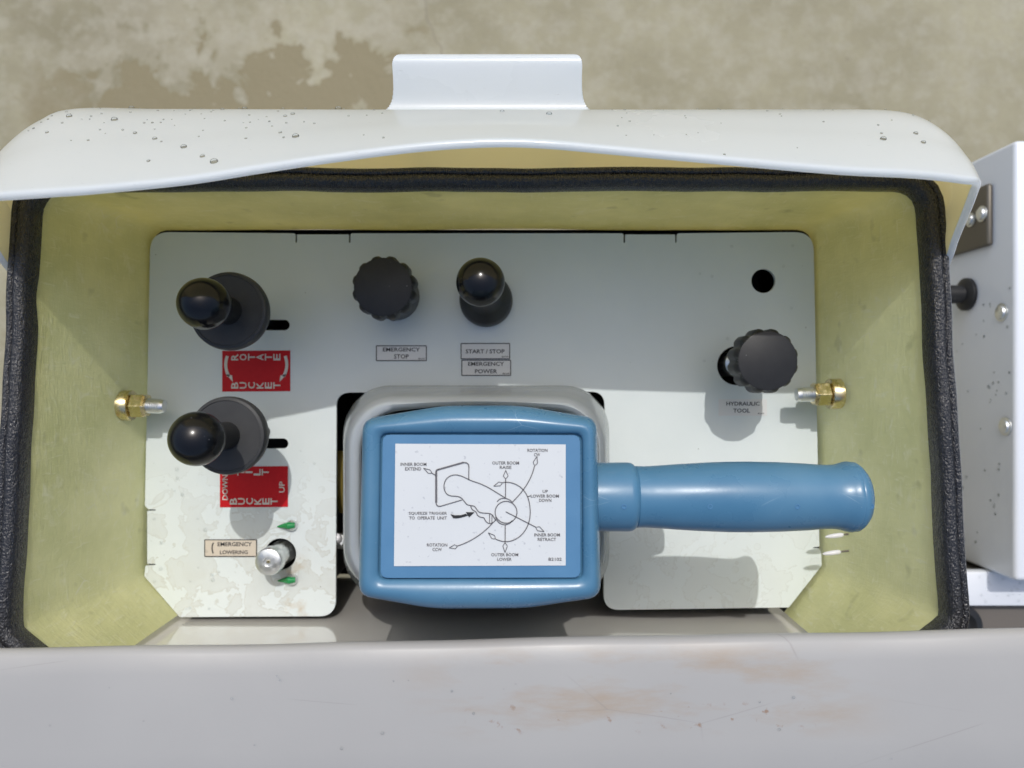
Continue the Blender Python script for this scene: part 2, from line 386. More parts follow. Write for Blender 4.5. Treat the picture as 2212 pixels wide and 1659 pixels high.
rim = k.math('MULTIPLY', k.math('MULTIPLY', k.span(edge, .78, .80), k.span(edge, .95, .86)), wx)
c = k.mix(k.math('MULTIPLY', rim, .22), c, (.46, .42, .33)); c = k.mix(k.math('MULTIPLY', wet, .92), c, (.205, .170, .088))
spots = k.ramp(k.voro(5.5), [(.035, 1), (.06, 0)]); c = k.mix(k.math('MULTIPLY', spots, .5), c, (.16, .13, .10))
cx_ = k.math('ADD', k.math('ADD', sx, k.math('MULTIPLY', sy, .25)), k.math('MULTIPLY', k.noise(6, 3), .10))
crack = k.ramp(k.math('ABSOLUTE', k.math('SUBTRACT', cx_, .075)), [(0, 1), (.0035, 0)])
k.color(k.mix(k.math('MULTIPLY', crack, .5), c, (.16, .13, .10))); k.bump(fine, .3, .004); k.rough(k.mix(wet, .9, .6))

# ------------------------------------------------------------------ ground
GZ = -1.30
gm = M(); gm.add([(-60, -60, GZ), (60, -60, GZ), (60, 60, GZ), (-60, 60, GZ)], [(0, 1, 2, 3)])
tag(build('ground', gm, MT['ground'], smooth=False), kind='structure')

# ------------------------------------------------------------------ bucket and its liner
BW = -0.1645                                   # face of the bucket wall towards the console
def ring3(x0, y0, x1, y1, r, z, n=8): return [Vector((p[0], p[1], z)) for p in rrect(x0, y0, x1, y1, r, n)]
bx0, bx1, by0 = -.37, .335, -.80
bm_ = M()
bm_.loft([ring3(bx0 + .03, by0 + .03, bx1 - .03, BW - .012, .05, -.88), ring3(bx0 + .012, by0 + .012, bx1 - .012, BW - .004, .06, -.86),
          ring3(bx0, by0, bx1, BW, .06, -.80), ring3(bx0, by0, bx1, BW, .06, .118), ring3(bx0 + .003, by0 + .003, bx1 - .003, BW - .003, .058, .1215),
          ring3(bx0 + .008, by0 + .008, bx1 - .008, BW - .008, .055, .1215), ring3(bx0 + .008, by0 + .008, bx1 - .008, BW - .008, .055, -.80)], True, True)
tag(build('bucket', bm_, MT['bucket'], origin=((bx0 + bx1) / 2, (by0 + BW) / 2, -.88)), 'glossy white fibreglass bucket wall showing as a strip below the control panel', 'bucket')
lm = M(); LE = -.1270                          # lip edge
def lring(o, z, r=.07, dz=True):               # o: how far inside the lip edge
    pts = rrect(bx0 - .038 + o, by0 - .038 + o, bx1 + .038 - o, LE - o, r, 10); out = []
    for i, (x, y) in enumerate(resample(pts, 220)):
        wob = .0012 * math.sin(x * 23 + 1) + .0008 * math.sin(x * 61)
        tilt = -.0060 * x if y > -.3 else 0
        out.append(Vector((x, y + (wob * .6 + .018 * x if y > -.3 else 0), z + wob + tilt)))
    return out
lm.grid([lring(.020, .126), lring(.0125, .1270), lring(.0080, .1330), lring(.0030, .1415), lring(.0004, .1455), lring(.0, .1480), lring(.0010, .1505), lring(.0035, .1522), lring(.012, .1535),
         lring(.026, .1540, .06), lring(.050, .1548, .055), lring(.068, .1545, .05), lring(.080, .151, .045), lring(.087, .142, .042), lring(.090, .12, .04), lring(.094, -.78, .04)], close_u=True)
lm.cap(lring(.094, -.78, .04))
tag(build('bucket_liner', lm, MT['liner'], origin=(0, -.48, -.78)), 'grey plastic bucket liner lip with brown stains across the foreground', 'bucket liner')

# ------------------------------------------------------------------ console housing (fibreglass box with vinyl edge trim)
housing = empty('console_housing', (-.02, 0, -.13))
tag(housing, 'yellow green fibreglass console box with black vinyl edge trim', 'console box')
yT = .1085
# plan of the opening from front left to front right, at panel level and at the rim
def plan(lx0, lx1, rx0, rx1, yt, r):
    pts = [(-.2318, BW + .004), (lx1, -.1335), (lx0, yt), (rx0, yt), (rx1, -.1275), (.1915, BW + .004)]
    pts = [Vector(p) for p in pts]; out = [tuple(pts[0])]
    for i, rad in ((1, .006), (2, r), (3, r), (4, .006)):
        p, a, b = pts[i], pts[i - 1], pts[i + 1]; da = (a - p).normalized(); db = (b - p).normalized(); t = rad / math.tan(da.angle(db) / 2)
        for q in range(9):
            u = q / 8; out.append(tuple((p + da * t) * (1 - u) ** 2 + p * 2 * u * (1 - u) + (p + db * t) * u * u))
    out.append(tuple(pts[-1])); return out
NP = 240
plan0 = resample(plan(-.2525, -.2555, .2108, .2162, yT, .012), NP, False)
plan1 = resample(plan(-.2705, -.2690, .2330, .2350, yT + .0037, .016), NP, False)
def zrim(y): return .100 + (yT - y) * .085
def wall_pt(i, t):
    a = Vector(plan0[i]); b = Vector(plan1[i]); zr = zrim(b.y); z = lerp(-.008, zr, t)
    u = max(0, z / zr) if z > 0 else 0
    p = a.lerp(b, max(u, 0) ** 1.15); wob = .0009 * mnoise.noise(Vector((p.x * 14, p.y * 14, z * 14)))
    return Vector((p.x + wob, p.y + wob, z))
wm = M(); wm.grid([[wall_pt(i, t / 18) for i in range(NP)] for t in range(19)])
wall = build('box_wall', wm, MT['frp'], housing, angle=60, fixn=False)
lt = M(); lt.grid([[Vector((plan0[i][0], plan0[i][1], z)) for i in range(NP)] for z in (-.122, -.06, -.0082)]); build('shade_black_wall', lt, MT['void'], housing, angle=60, fixn=False)  # fibreglass wall below the panel, its shade put into the colour as black
fl = M(); fl.box((-.26, -.162, -.130), (.22, .115, -.121)); build('box_floor', fl, MT['void'], housing)  # floor coloured black in place of the shade inside the box
# trim swept round the rim
prof = [(-.0010, -.0105), (-.0019, -.0095), (-.0022, -.004), (-.0019, .0005), (-.0004, .0030), (.0022, .0040), (.0040, .0034), (.0047, .0022), (.0055, .0032), (.0070, .0034), (.0082, .0020), (.0087, -.002), (.0085, -.010), (.0070, -.0110)]
prof = [(a * 1.05 , b) for a, b in prof]
tr = []
for i in range(NP):
    p = Vector(plan1[i]); a = Vector(plan1[max(i - 1, 0)]); b = Vector(plan1[min(i + 1, NP - 1)]); t = (b - a).normalized(); nrm = Vector((-t.y, t.x))
    zr = zrim(p.y); w = .0010 * mnoise.noise(Vector((p.x * 30, p.y * 30, 1))) ; w2 = .0012 * mnoise.noise(Vector((p.x * 22, p.y * 22, 7)))
    tr.append([Vector((p.x + nrm.x * (n_ + w), p.y + nrm.y * (n_ + w), zr + z_ + w2)) for n_, z_ in prof])
tm = M(); tm.grid(tr, close_u=True); tm.cap(tr[0]); tm.cap(tr[-1])
build('edge_trim', tm, MT['vinyl'], housing, angle=70)

# ------------------------------------------------------------------ white hood cover behind and around the box
def col(bx, by, mid, edge): return dict(b=Vector((bx, by)), m=Vector(mid), e=Vector(edge))
rightc = [col(.258, -.02, (.259, -.015, -.11), (.259, -.01, -.08)),
          col(.258, .03, (.258, .032, -.03), (.257, .037, .02)),
          col(.258, .055, (.255, .056, .04), (.2475, .062, .090)),
          col(.258, .085, (.252, .084, .075), (.2400, .0795, .120)),
          col(.257, .108, (.246, .102, .110), (.2290, .0925, .152)),
          col(.254, .124, (.2325, .119, .128), (.2195, .0958, .1700)),
          col(.246, .139, (.2220, .132, .132), (.2080, .0965, .1745)),
          col(.226, .150, (.2060, .1450, .122), (.1850, .0980, .1775))]
def mirror(c, dz):
    f = lambda v: Vector((-.04 - v.x, v.y, v.z + dz)) if len(v) == 3 else Vector((-.04 - v.x, v.y))
    return dict(b=f(c['b']), m=f(c['m']) + Vector((0, -.004 * sm(.08, .13, c['m'].z), 0)), e=f(c['e']) + Vector((0, -.0135 * sm(.09, .17, c['e'].z), 0)))
lip = [(1820, 360, .179), (1600, 341, .182), (1450, 327, .184), (1300, 313, .185), (1190, 303, .186), (1090, 299, .186), (980, 303, .187), (860, 314, .188), (700, 335, .189), (560, 356, .190), (400, 381, .192), (200, 401, .195)]
cols = list(rightc)
for px, py, z in lip:
    e = P(px, py, z); cols.append(col(e.x * 1.12 + .0024, .1545, (e.x * 1.06 + .0012, .1475, .118), e))
cols += [col(-.215, .1540, P(160, 235, .118), P(120, 407, .1955)), col(-.244, .1500, P(96, 256, .124), P(50, 412, .1960)), col(-.270, .1400, P(45, 291, .130), P(-20, 417, .1940)),
         col(-.287, .1250, P(2, 342, .134), P(-62, 424, .1870)), col(-.295, .1080, P(-25, 398, .124), P(-75, 440, .1680))]
for c in reversed(rightc[:4]): cols.append(mirror(c, 0))
NTT = 60
def cr_at(pts, u):
    m = len(pts) - 1; k = min(int(u), m - 1); t = u - k; p0 = pts[max(k - 1, 0)]; p1 = pts[k]; p2 = pts[k + 1]; p3 = pts[min(k + 2, m)]
    return 0.5 * ((2 * p1) + (p2 - p0) * t + (2 * p0 - 5 * p1 + 4 * p2 - p3) * t * t + (3 * p1 - p0 - 3 * p2 + p3) * t ** 3)
cb = [c['b'].to_3d() for c in cols]; cm = [c['m'] for c in cols]; ce = [c['e'] for c in cols]
us = []; u = 0.0
while u < len(cols) - 1:                       # finer columns where the tab begins and ends
    us.append(u); q = cr_at(cm, u); near = q.y > .1 and min(abs(q.x + .0665), abs(q.x - .0395)) < .012
    u += .006 if near else .05
us.append(len(cols) - 1.0); NC = len(us)
B_ = [cr_at(cb, u) for u in us]; M_ = [cr_at(cm, u) for u in us]; E_ = [cr_at(ce, u) for u in us]
rows = []
for i in range(NC):
    b = B_[i]; mi = M_[i]; e = E_[i]; b.z = -.16
    hi = min(.075, mi.z - .03)
    ctrl = [b, Vector((b.x, b.y, lerp(-.16, hi, .5))), Vector((b.x, b.y, hi)), mi, mi.lerp(e, .52) + Vector((0, .25, 1)).normalized() * .0035 * sm(.10, .16, e.z), e]
    pr = cr(ctrl, NTT)
    rows.append(pr)
TAB = [(.1490, .1065), (.1520, .1040), (.1550, .1030), (.1590, .1038), (.1650, .1075), (.1715, .1118), (.1752, .1136), (.1782, .1130), (.1804, .1105), (.1815, .1065), (.1820, .0900), (.1765, .0400), (.1770, -.1600)]
def tab_profile(pr):
    "the same profile with the upright tab standing behind the shoulder"
    up = [p for p in pr if p.z > .108]; n_ = len(pr) - len(up); x = up[0].x
    pts = [Vector((x, *q)) for q in TAB]; seg = 7
    dense = cr(pts[:11], n_ - 4 + 1)[:-1] + [pts[10], pts[10].lerp(pts[12], .35), pts[10].lerp(pts[12], .7), pts[12]]
    low = dense[::-1][-n_:]
    for k_, p in enumerate(low): p.x = pr[k_].x
    return low + up
def bossed(pr):
    x = pr[30].x
    if pr[30].y < .1 or not -.085 < x < .06: return pr
    out = []
    for p, q in zip(pr, tab_profile(pr)):
        h = min(1, max(0, (q.y - .150) / .0315))
        d = min(p.x + .0675, .0405 - p.x) + .0080 * (1 - h) ** 5 - .0060 * (1 - math.sqrt(max(0, 1 - (max(0, h - .75) / .25) ** 2)))
        out.append(p.lerp(q, sm(-.0010, .0024, d)))
    return out
inner = []
for i in range(NC):
    rr = []
    for j in range(NTT):
        n_ = (rows[min(i + 1, NC - 1)][j] - rows[max(i - 1, 0)][j]).cross(rows[i][min(j + 1, NTT - 1)] - rows[i][max(j - 1, 0)]).normalized()
        rr.append(rows[i][j] - n_ * .0040)
    inner.append(rr)
mid_y = rows[NC // 2][10].y
if inner[NC // 2][10].y > mid_y: inner = [[r * 2 - q for q, r in zip(a_, b_)] for a_, b_ in zip(inner, rows)]
rows = [bossed(r) for r in rows]
hm = M(); hm.grid(rows); hm.f = [f[::-1] for f in hm.f]; nf = len(hm.f); hm.grid(inner); ni = len(hm.f)
# rim: rounded lip joining the two skins
loop_o = [rows[0][j] for j in range(NTT)] + [rows[i][NTT - 1] for i in range(1, NC)] + [rows[NC - 1][j] for j in range(NTT - 2, -1, -1)]
loop_i = [inner[0][j] for j in range(NTT)] + [inner[i][NTT - 1] for i in range(1, NC)] + [inner[NC - 1][j] for j in range(NTT - 2, -1, -1)]
prevl = [rows[1][j] for j in range(NTT)] + [rows[i][NTT - 2] for i in range(1, NC)] + [rows[NC - 2][j] for j in range(NTT - 2, -1, -1)]
rims = [loop_o]
for a_ in (30, 60, 90, 120, 150):
    rims.append([(o_ + q) / 2 + (o_ - q) / 2 * math.cos(R(a_)) + (o_ - pv).normalized() * .0018 * math.sin(R(a_)) for o_, q, pv in zip(loop_o, loop_i, prevl)])
rims.append(loop_i); hm.grid(rims)
hood = build('hood_cover', hm, None, origin=(-.02, .15, -.16), angle=60, fixn=True, mats=[MT['hood'], MT['cream']], matidx=[0] * nf + [1] * (ni - nf) + [0] * (len(hm.f) - ni))
tag(hood, 'glossy white moulded hood with cream inside and raised block, wrapping the console back', 'hood cover')
HOODGRID = rows

# ------------------------------------------------------------------ control panel plate
def plate_mesh(outline, holes, z_top, th):
    "filled outline with holes (px space) as a plate"
    cu = bpy.data.curves.new('c', 'CURVE'); cu.dimensions = '2D'; cu.fill_mode = 'BOTH'; cu.extrude = th / 2
    for poly in [outline] + holes:
        sp = cu.splines.new('POLY'); sp.points.add(len(poly) - 1); sp.use_cyclic_u = True
        for q, (x, y) in zip(sp.points, poly):
            w = P(x, y, 0); q.co = (w.x, w.y, 0, 1)
    ob = bpy.data.objects.new('c', cu); C.objects.link(ob)
    dg = bpy.context.evaluated_depsgraph_get(); dg.update()
    me = bpy.data.meshes.new_from_object(ob.evaluated_get(dg)); m = M()
    m.v = [Vector((v.co.x, v.co.y, v.co.z + z_top - th / 2)) for v in me.vertices]; m.f = [tuple(p.vertices) for p in me.polygons]
    bpy.data.objects.remove(ob); bpy.data.curves.remove(cu); bpy.data.meshes.remove(me); return m
def circ(cx, cy, r, n=40): return [(cx + r * math.cos(2*math.pi*i/n), cy + r * math.sin(2*math.pi*i/n)) for i in range(n)]
def slot(x0, x1, cy, h, n=8):
    return [(x1 - h + h * math.cos(R(-90 + 180*i/n)), cy + h * math.sin(R(-90 + 180*i/n))) for i in range(n + 1)] + [(x0 + h + h * math.cos(R(90 + 180*i/n)), cy + h * math.sin(R(90 + 180*i/n))) for i in range(n + 1)]
O = []; RD = []
def op(x, y, r=0): O.append((x, y)); RD.append(r)
op(325, 501, 42)
for a, b in ((638, 757), (1347, 1462)):                       # relief slits of the bent tabs
    op(a - 3, 504); op(a, 507); op(a, 524); op(a + 3.5, 524); op(a + 3.5, 506.5); op(b - 3.5, 506.5); op(b - 3.5, 524); op(b, 524); op(b, 507); op(b + 3, 504)
op(1757, 501, 42); op(1770, 1180, 0)
op(1768, 1181); op(1757, 1182); op(1757, 1184.5); op(1769, 1185); op(1774, 1192, 4)
op(1775, 1222, 8); op(1704, 1312, 4); op(1304, 1318, 34); op(1306, 846, 30); op(727, 848, 30); op(725, 1331, 36); op(388, 1333, 4); op(312, 1245, 8)
op(314, 1222, 3); op(336, 1220.5); op(336, 1218); op(318, 1217.5); op(318, 1104); op(336, 1103); op(336, 1100.5); op(320, 1100); op(313, 1092, 3)
outl = round_poly(O, RD, 10)
holes = [circ(1649, 607, 26), circ(1591, 790, 42), circ(606, 1197, 34), slot(470, 626, 702, 11.5), slot(470, 623, 958, 11)]
pm = plate_mesh(outl, holes, 0.0, .003)
panel = build('instrument_plate', pm, MT['panel'], origin=(-.02, 0, -.003), smooth=False)
tag(panel, 'white painted metal control panel plate with cutouts, stickers and water stains', 'control panel')
# flange of the cover below the plate and black filler boxes added so cutouts stay dark
vb = M(); vb.box((-.10, -.150, -.121), (.060, -.004, -.055)); vb.box((-.205, -.06, -.121), (-.135, .07, -.03)); vb.box((.12, -.05, -.121), (.19, .09, -.05)); vb.box((-.11, .03, -.121), (.01, .09, -.03))
vb.box((-.19, -.145, -.121), (-.13, -.09, -.03))
tag(build('cutout_filler', vb, MT['void'], origin=(-.02, -.05, -.121), bevel=.003, smooth=False), 'black filler boxes added under the panel to keep the cutouts dark', 'filler boxes')

def sticker(name, x0, y0, x1, y1, mat, label, z=.0004, tilt=0.0):
    mm = M(); q = [(x0, y0 + tilt), (x1, y0), (x1, y1), (x0, y1 + tilt)]
    mm.add([P(a, b, z) for a, b in q] + [P(a, b, .00005) for a, b in q], [(3, 2, 1, 0), (4, 5, 6, 7), (0, 1, 5, 4), (1, 2, 6, 5), (2, 3, 7, 6), (3, 0, 4, 7)])
    o = build(name, mm, mat, panel, smooth=False); o['label'] = label; return o
def printed(name, m, mat, parent, z): return build(name, to_plane(m, z), mat, parent, smooth=False, fixn=False)
def frame(m, x0, y0, x1, y1, w):
    m.ribbon([(x0, y0), (x1, y0)], w); m.ribbon([(x1, y1), (x0, y1)], w); m.ribbon([(x0, y0), (x0, y1)], w); m.ribbon([(x1, y1), (x1, y0)], w)
Z1, Z2 = .0004, .00062
def letters(m, word, x0, x1, cy, w, h):
    for i, ch in enumerate(word):
        cx = lerp(x0, x1, i / (len(word) - 1)); text(m, ch, cx, cy, w * 1.12 * (.28 if ch == 'I' else 1), h * 1.18, ccw=True)
# red: bucket rotate
st1 = sticker('sticker', 480, 757, 627, 845, MT['red'], 'red sticker reading BUCKET ROTATE with two curved arrows', tilt=1)
mm = M(); letters(mm, 'ROTATE', 507, 598, 771.5, 12.5, 13); letters(mm, 'BUCKET', 507, 598, 832.5, 12.5, 13)
for sgn, x in ((-1, 492), (1, 615)):
    arc = [(x + sgn * (4.5 - 5 * (t - .42) ** 2 / .25), lerp(769, 813, t)) for t in [i / 12 for i in range(13)]]
    mm.ribbon(arc, 6.5); ex = arc[-1][0]
    mm.add([(ex + sgn * 7, 808, 0), (ex - sgn * 7, 811, 0), (ex - sgn * 9, 825, 0)], [(0, 1, 2)] if sgn > 0 else [(0, 2, 1)])
printed('lettering', mm, MT['white_ink'], st1, Z2)
# red: bucket tilt
st2 = sticker('sticker', 475, 1007, 622, 1095, MT['red'], 'red sticker reading BUCKET TILT with DOWN and UP, partly under the lever', tilt=1)
mm = M(); letters(mm, 'TILT', 520, 573, 1020, 12.5, 13); letters(mm, 'BUCKET', 504, 592, 1083, 12.5, 13)
text(mm, 'DOWN', 486, 1053, 54, 12, ccw=True, bold=.3); text(mm, 'UP', 609, 1052, 24, 12, ccw=True, bold=.3)
printed('lettering', mm, MT['white_ink'], st2, Z2)
# framed black on white stickers
def black_sticker(x0, y0, x1, y1, lines, label, mat='clear', bw=2.0, ink='black_ink', extra=None, tilt=0):
    s_ = sticker('sticker', x0, y0, x1, y1, MT[mat], label, tilt=tilt); mm = M()
    if bw: frame(mm, x0 + 1, y0 + 1, x1 - 1, y1 - 1, bw)
    for body, cx, cy, w, h in lines: text(mm, body, cx, cy, w, h, bold=.25)
    if extra: extra(mm)
    printed('lettering', mm, MT[ink], s_, Z2); return s_
black_sticker(812, 746, 922, 780, [('EMERGENCY', 867, 755, 80, 8.5), ('STOP', 867, 770, 32, 9.5), ('B2157', 911, 775, 14, 3.2)], 'framed sticker reading EMERGENCY STOP')
black_sticker(995, 741, 1102, 776, [('START / STOP', 1048, 759, 84, 9), ('B2150', 1091, 770.5, 14, 3.2)], 'framed sticker reading START / STOP')
black_sticker(996.5, 777, 1104, 812, [('EMERGENCY', 1050, 786, 78, 8.5), ('POWER', 1050, 802, 48, 9), ('B2158', 1093, 807, 14, 3.2)], 'framed sticker reading EMERGENCY POWER')
black_sticker(1552, 862, 1657, 898, [('HYDRAULIC', 1605, 872, 72, 8.5), ('TOOL', 1602, 887, 36, 9), ('B2160', 1644, 893, 13, 2.6)], 'frameless sticker reading HYDRAULIC TOOL', bw=0)
def crescent(m):
    arc = [(462 - 6 * math.cos(R(a)), 1184 + 13 * math.sin(R(a))) for a in range(-62, 63, 8)]
    m.ribbon([(x + 2, y) for x, y in arc], 2.6)
black_sticker(441, 1165, 555, 1203, [('EMERGENCY', 507, 1175.5, 74, 9), ('LOWERING', 505, 1193, 60, 8.5)], 'framed sticker reading EMERGENCY LOWERING with a curved mark', mat='tan_film', extra=crescent)

# ------------------------------------------------------------------ levers, knobs, valve
def sphere_prof(r, z0, z1, zc, n=18):
    "profile of a ball of radius r centred at zc, from neck z0"
    a0 = math.acos(max(-1, min(1, (z0 - zc) / r))); out = []
    for i in range(n + 1):
        a = lerp(a0, 0, i / n); out.append((max(r * math.sin(a), .0002), zc + r * math.cos(a)))
    return out
def ball_lever(x, y, tilt, label, br, dz):
    root = empty('control_lever', (x, y, 0)); tag(root, label, 'lever', 'ball topped bucket levers')
    ax = Vector((tilt[0], tilt[1], 1)).normalized(); o = Vector((x, y, 0))
    b = M(); b.lathe([(.0040, -.03), (.0040, .026), (.0085, .027), (.0150, .054)], o, ax, 32); build('shaft', b, MT['matte'], root)
    d = M(); d.lathe([(.0140, .0540), (.0215, .0550), (.0232, .0565), (.0239, .0600), (.0239, .0635), (.0232, .0656), (.0215, .0662), (.0212, .0656), (.0060, .0652)], o, ax, 64); build('disc', d, MT['rubber'], root)
    k_ = M(); k_.lathe([(.0085, .0650), (.0080, .074), (.0074, .094 + dz)], o, ax, 32); build('neck', k_, MT['matte'], root)
    s_ = M(); s_.lathe(sphere_prof(br, .0945 + dz, 0, .1060 + dz), o, ax, 48); build('ball', s_, MT['black'], root)
    return root
ball_lever(-.1722, .0435, (-.005, .015), 'black ball lever with wide disc above the BUCKET ROTATE sticker', .0146, -.006)
ball_lever(-.1715, -.0330, (-.030, .025), 'black ball lever with grey lit disc between the two red stickers', .0152, -.001)

def scallop_knob(x, y, zt, r, label, stem, rot=0):
    root = empty('scalloped_knob', (x, y, 0)); tag(root, label, 'knob', 'scalloped black knobs'); h = .022
    c_ = M(); o = Vector((x, y, 0))
    q = [(.006, zt - h), (r * .88, zt - h), (r * .97, zt - h + .002), (r, zt - h + .005), (r, zt - .006), (r * .985, zt - .004), (r * .93, zt - .0015), (r * .89, zt - .0006), (r * .86, zt - .0004), (r * .02, zt)]
    c_.lathe(q, o, (0, 0, 1), 144, 12, .10, (zt - h, zt - .0009)); build('cap', c_, MT['matte'], root, angle=40)
    s_ = M(); s_.lathe(stem(zt - h), o, (0, 0, 1), 32); build('stem', s_, MT['zinc'] if x > 0 else MT['matte'], root)
    return root
scallop_knob(-.0800, .0602, .056, .0203, 'black scalloped push knob above the EMERGENCY STOP sticker', lambda z: [(.0150, 0), (.0165, .004), (.0165, z - .004), (.012, z)])
scallop_knob(.1562, .0142, .063, .0203, 'black scalloped knob standing over a hole above the HYDRAULIC TOOL sticker', lambda z: [(.0085, -.05), (.0085, -.004), (.0095, -.003), (.0095, .004), (.0062, .006), (.0062, z)])
root = empty('plunger_knob', (-.0178, .0575, 0)); tag(root, 'black ball knob on flared base above the START / STOP sticker', 'knob')
b = M(); b.lathe([(.0178, .0002), (.0183, .003), (.0180, .010), (.0165, .016), (.0120, .022), (.0085, .030), (.0080, .050), (.0082, .084)], (-.0178, .0575, 0), (0, 0, 1), 48); build('flared_base', b, MT['matte'], root)
b = M(); b.lathe(sphere_prof(.0138, .0855, 0, .0970), (-.0178, .0575, 0), (0, 0, 1), 48); build('ball', b, MT['black'], root)

vx, vy = P(605, 1196, 0).x, P(605, 1196, 0).y
root = empty('lowering_valve', (vx, vy, 0)); tag(root, 'silver plunger valve beside the EMERGENCY LOWERING sticker', 'valve')
b = M(); b.lathe([(.0085, -.04), (.0085, -.002), (.0072, 0), (.0072, .014)], (vx, vy, 0), (-.02, -.01, 1), 40); build('body', b, MT['zinc'], root)
b = M(); b.lathe([(.0070, .0138), (.0086, .0146), (.0092, .016), (.0092, .0225), (.0086, .0243), (.0070, .0250), (.0030, .0250), (.0028, .0238), (.0001, .0238)], (vx, vy, 0), (-.02, -.01, 1), 48); build('cap', b, MT['zinc'], root)
b = M(); b.box((vx - .0015, vy - .0008, .0238), (vx + .0005, vy + .0008, .0246)); build('slot_screw', b, MT['gold'], root, smooth=False)

# studs with nuts on the side walls
def wall_stud(px, py, z, d, label):
    p = P(px, py, z); root = empty('wall_stud', p); tag(root, label, 'bolt', 'gold nuts on the box side walls'); ax = (d, -.02, 0)
    b = M(); b.lathe([(.0020, -.006), (.0096, -.006), (.0100, -.0055), (.0100, .0010), (.0096, .0016), (.0040, .0016)], p, ax, 36); build('washer', b, MT['gold'], root)
    b = M(); b.lathe([(.0030, .0016), (.0078, .0016), (.0084, .0026), (.0084, .0102), (.0074, .0120), (.0030, .0120)], p, ax, 6); build('nut', b, MT['gold'], root, smooth=False, bevel=.0004)
    pr = [(.0048, .010)]
    for i in range(9): pr += [(.0050, .0105 + i * .0012), (.0047, .0111 + i * .0012)]
    b = M(); b.lathe(pr + [(.0040, .0228), (.0005, .0230)], p, ax, 24); build('stud', b, MT['zinc'], root)
wall_stud(281, 876, .024, 1, 'gold nut and silver stud on the left box wall')
wall_stud(1795, 851, .026, -1, 'gold nut and silver stud on the right box wall')

def pin(name, px, py, z, mat, tipmat, d, label, L, r, group, tail):
    p = P(px, py, z); root = empty(name, p); tag(root, label, 'pin', group)
    b = M(); b.tube([p, p + d * .12 * L, p + d * .5 * L, p + d * .85 * L, p + d * L], [r * .5, r * .95, r, r * .7, r * .25], 14); build('shank', b, mat, root)
    b = M(); b.tube([p - d * tail, p - d * tail * .6, p], [r * .5, r * .45, r * .4], 10); build('tip', b, tipmat, root)
    return root
for (px, py), lb in (((1822, 1155), 'white nylon pin on the right wall, just below the blue grip end'), ((1816, 1192), 'white nylon pin on the right wall, lower of two beside the panel notch')):
    pin('nylon_pin', px, py, .030, MT['nylon'], MT['steel'], Vector((-1, -.16, -.12)).normalized(), lb, .0115, .0016, 'white nylon pins', .007)
for (px, py), lb in (((631, 1134), 'green headed screw between the red tilt sticker and the silver valve'), ((632, 1251), 'green headed screw below the silver valve')):
    p = P(px, py, 0); root = empty('green_screw', p); tag(root, lb, 'screw', 'green headed screws')
    b = M(); b.lathe([(.0040, .0001), (.0040, .0010), (.0034, .0032), (.0020, .0046), (.0002, .0050)], p, (0, 0, 1), 28); build('head', b, MT['zinc'], root)
    b = M(); b.tube([p + Vector((.0030, .0004, .0034)), p + Vector((-.0010, .0002, .0040)), p + Vector((-.0050, -.0002, .0022)), p + Vector((-.0100, -.0010, .0008))], [.0018, .0026, .0018, .0004], 12); build('tail', b, MT['green'], root)

# ------------------------------------------------------------------ joystick controller
HZ = .1680                                     # top of the bezel
joy = empty('joystick_controller', (P(1037, 1090, .16).x, P(1037, 1090, .16).y, .02))
tag(joy, 'blue joystick head with horizontal grip and white instruction decal', 'joystick')
def outl_px(pts, rad, n): return resample(round_poly(pts, rad, 8), n)
NO = 160
head = outl_px([(786, 905), (960, 876), (1125, 876), (1288, 903), (1297, 1285), (1135, 1310), (935, 1311), (777, 1281)], [30, 420, 420, 30, 32, 420, 420, 32], NO)
rec = outl_px([(821, 937), (1258, 938), (1259, 1253), (816, 1254)], 16, NO)
# align start points by angle
def align(ref, pts):
    best = min(range(len(pts)), key=lambda s_: sum((ref[i][0] - pts[(i + s_) % len(pts)][0]) ** 2 + (ref[i][1] - pts[(i + s_) % len(pts)][1]) ** 2 for i in range(0, len(pts), 8)))
    return [pts[(i + best) % len(pts)] for i in range(len(pts))]
rec = align(head, rec); hc = (1037, 1094)
def mixr(a, b, t): return [(lerp(p[0], q[0], t), lerp(p[1], q[1], t)) for p, q in zip(a, b)]
def ringz(pts, z, ref=HZ): return [Vector((P(x, y, ref).x, P(x, y, ref).y, z)) for x, y in pts]
sc = lambda pts, s_: [(hc[0] + (x - hc[0]) * s_, hc[1] + (y - hc[1]) * s_) for x, y in pts]
HR = HZ - .014                                  # the outline is widest here
k_h = (D - HR) / (D - HZ); head = [(CX + (x - CX) * k_h, CY + (y - CY) * k_h) for x, y in head]; hc = (CX + (hc[0] - CX) * k_h, CY + (hc[1] - CY) * k_h)
hrings = [ringz(sc(head, .86), HZ - .054), ringz(sc(head, .93), HZ - .053), ringz(sc(head, .965), HZ - .050), ringz(sc(head, .985), HZ - .030), ringz(head, HZ - .014)]
for t, dz in ((.03, .0095), (.10, .0060), (.20, .0034), (.34, .0012), (.50, .0002), (.64, .0002), (.80, .0009), (.92, .0020), (.965, .0028), (.985, .0042), (1.0, .0044)): hrings.append(ringz(mixr(head, rec, t), HZ - dz))
hd = M(); hd.loft(hrings, True, False); hd.cap(ringz(rec, HZ - .0044)); build('head_housing', hd, MT['blue'], joy, angle=55)
hc = (1037, 1095); rp = M(); r2 = sc(rec, .985); rp.loft([ringz(r2, HZ - .0043), ringz(r2, HZ - .0026), ringz(sc(rec, .981), HZ - .0022)], False, True)
plate = build('recessed_plate', rp, MT['blue_flat'], joy, angle=30)
DZ = HZ - .0018
dm = M(); q = [(854, 958.5), (1222, 960), (1222, 1221.5), (851, 1223)]
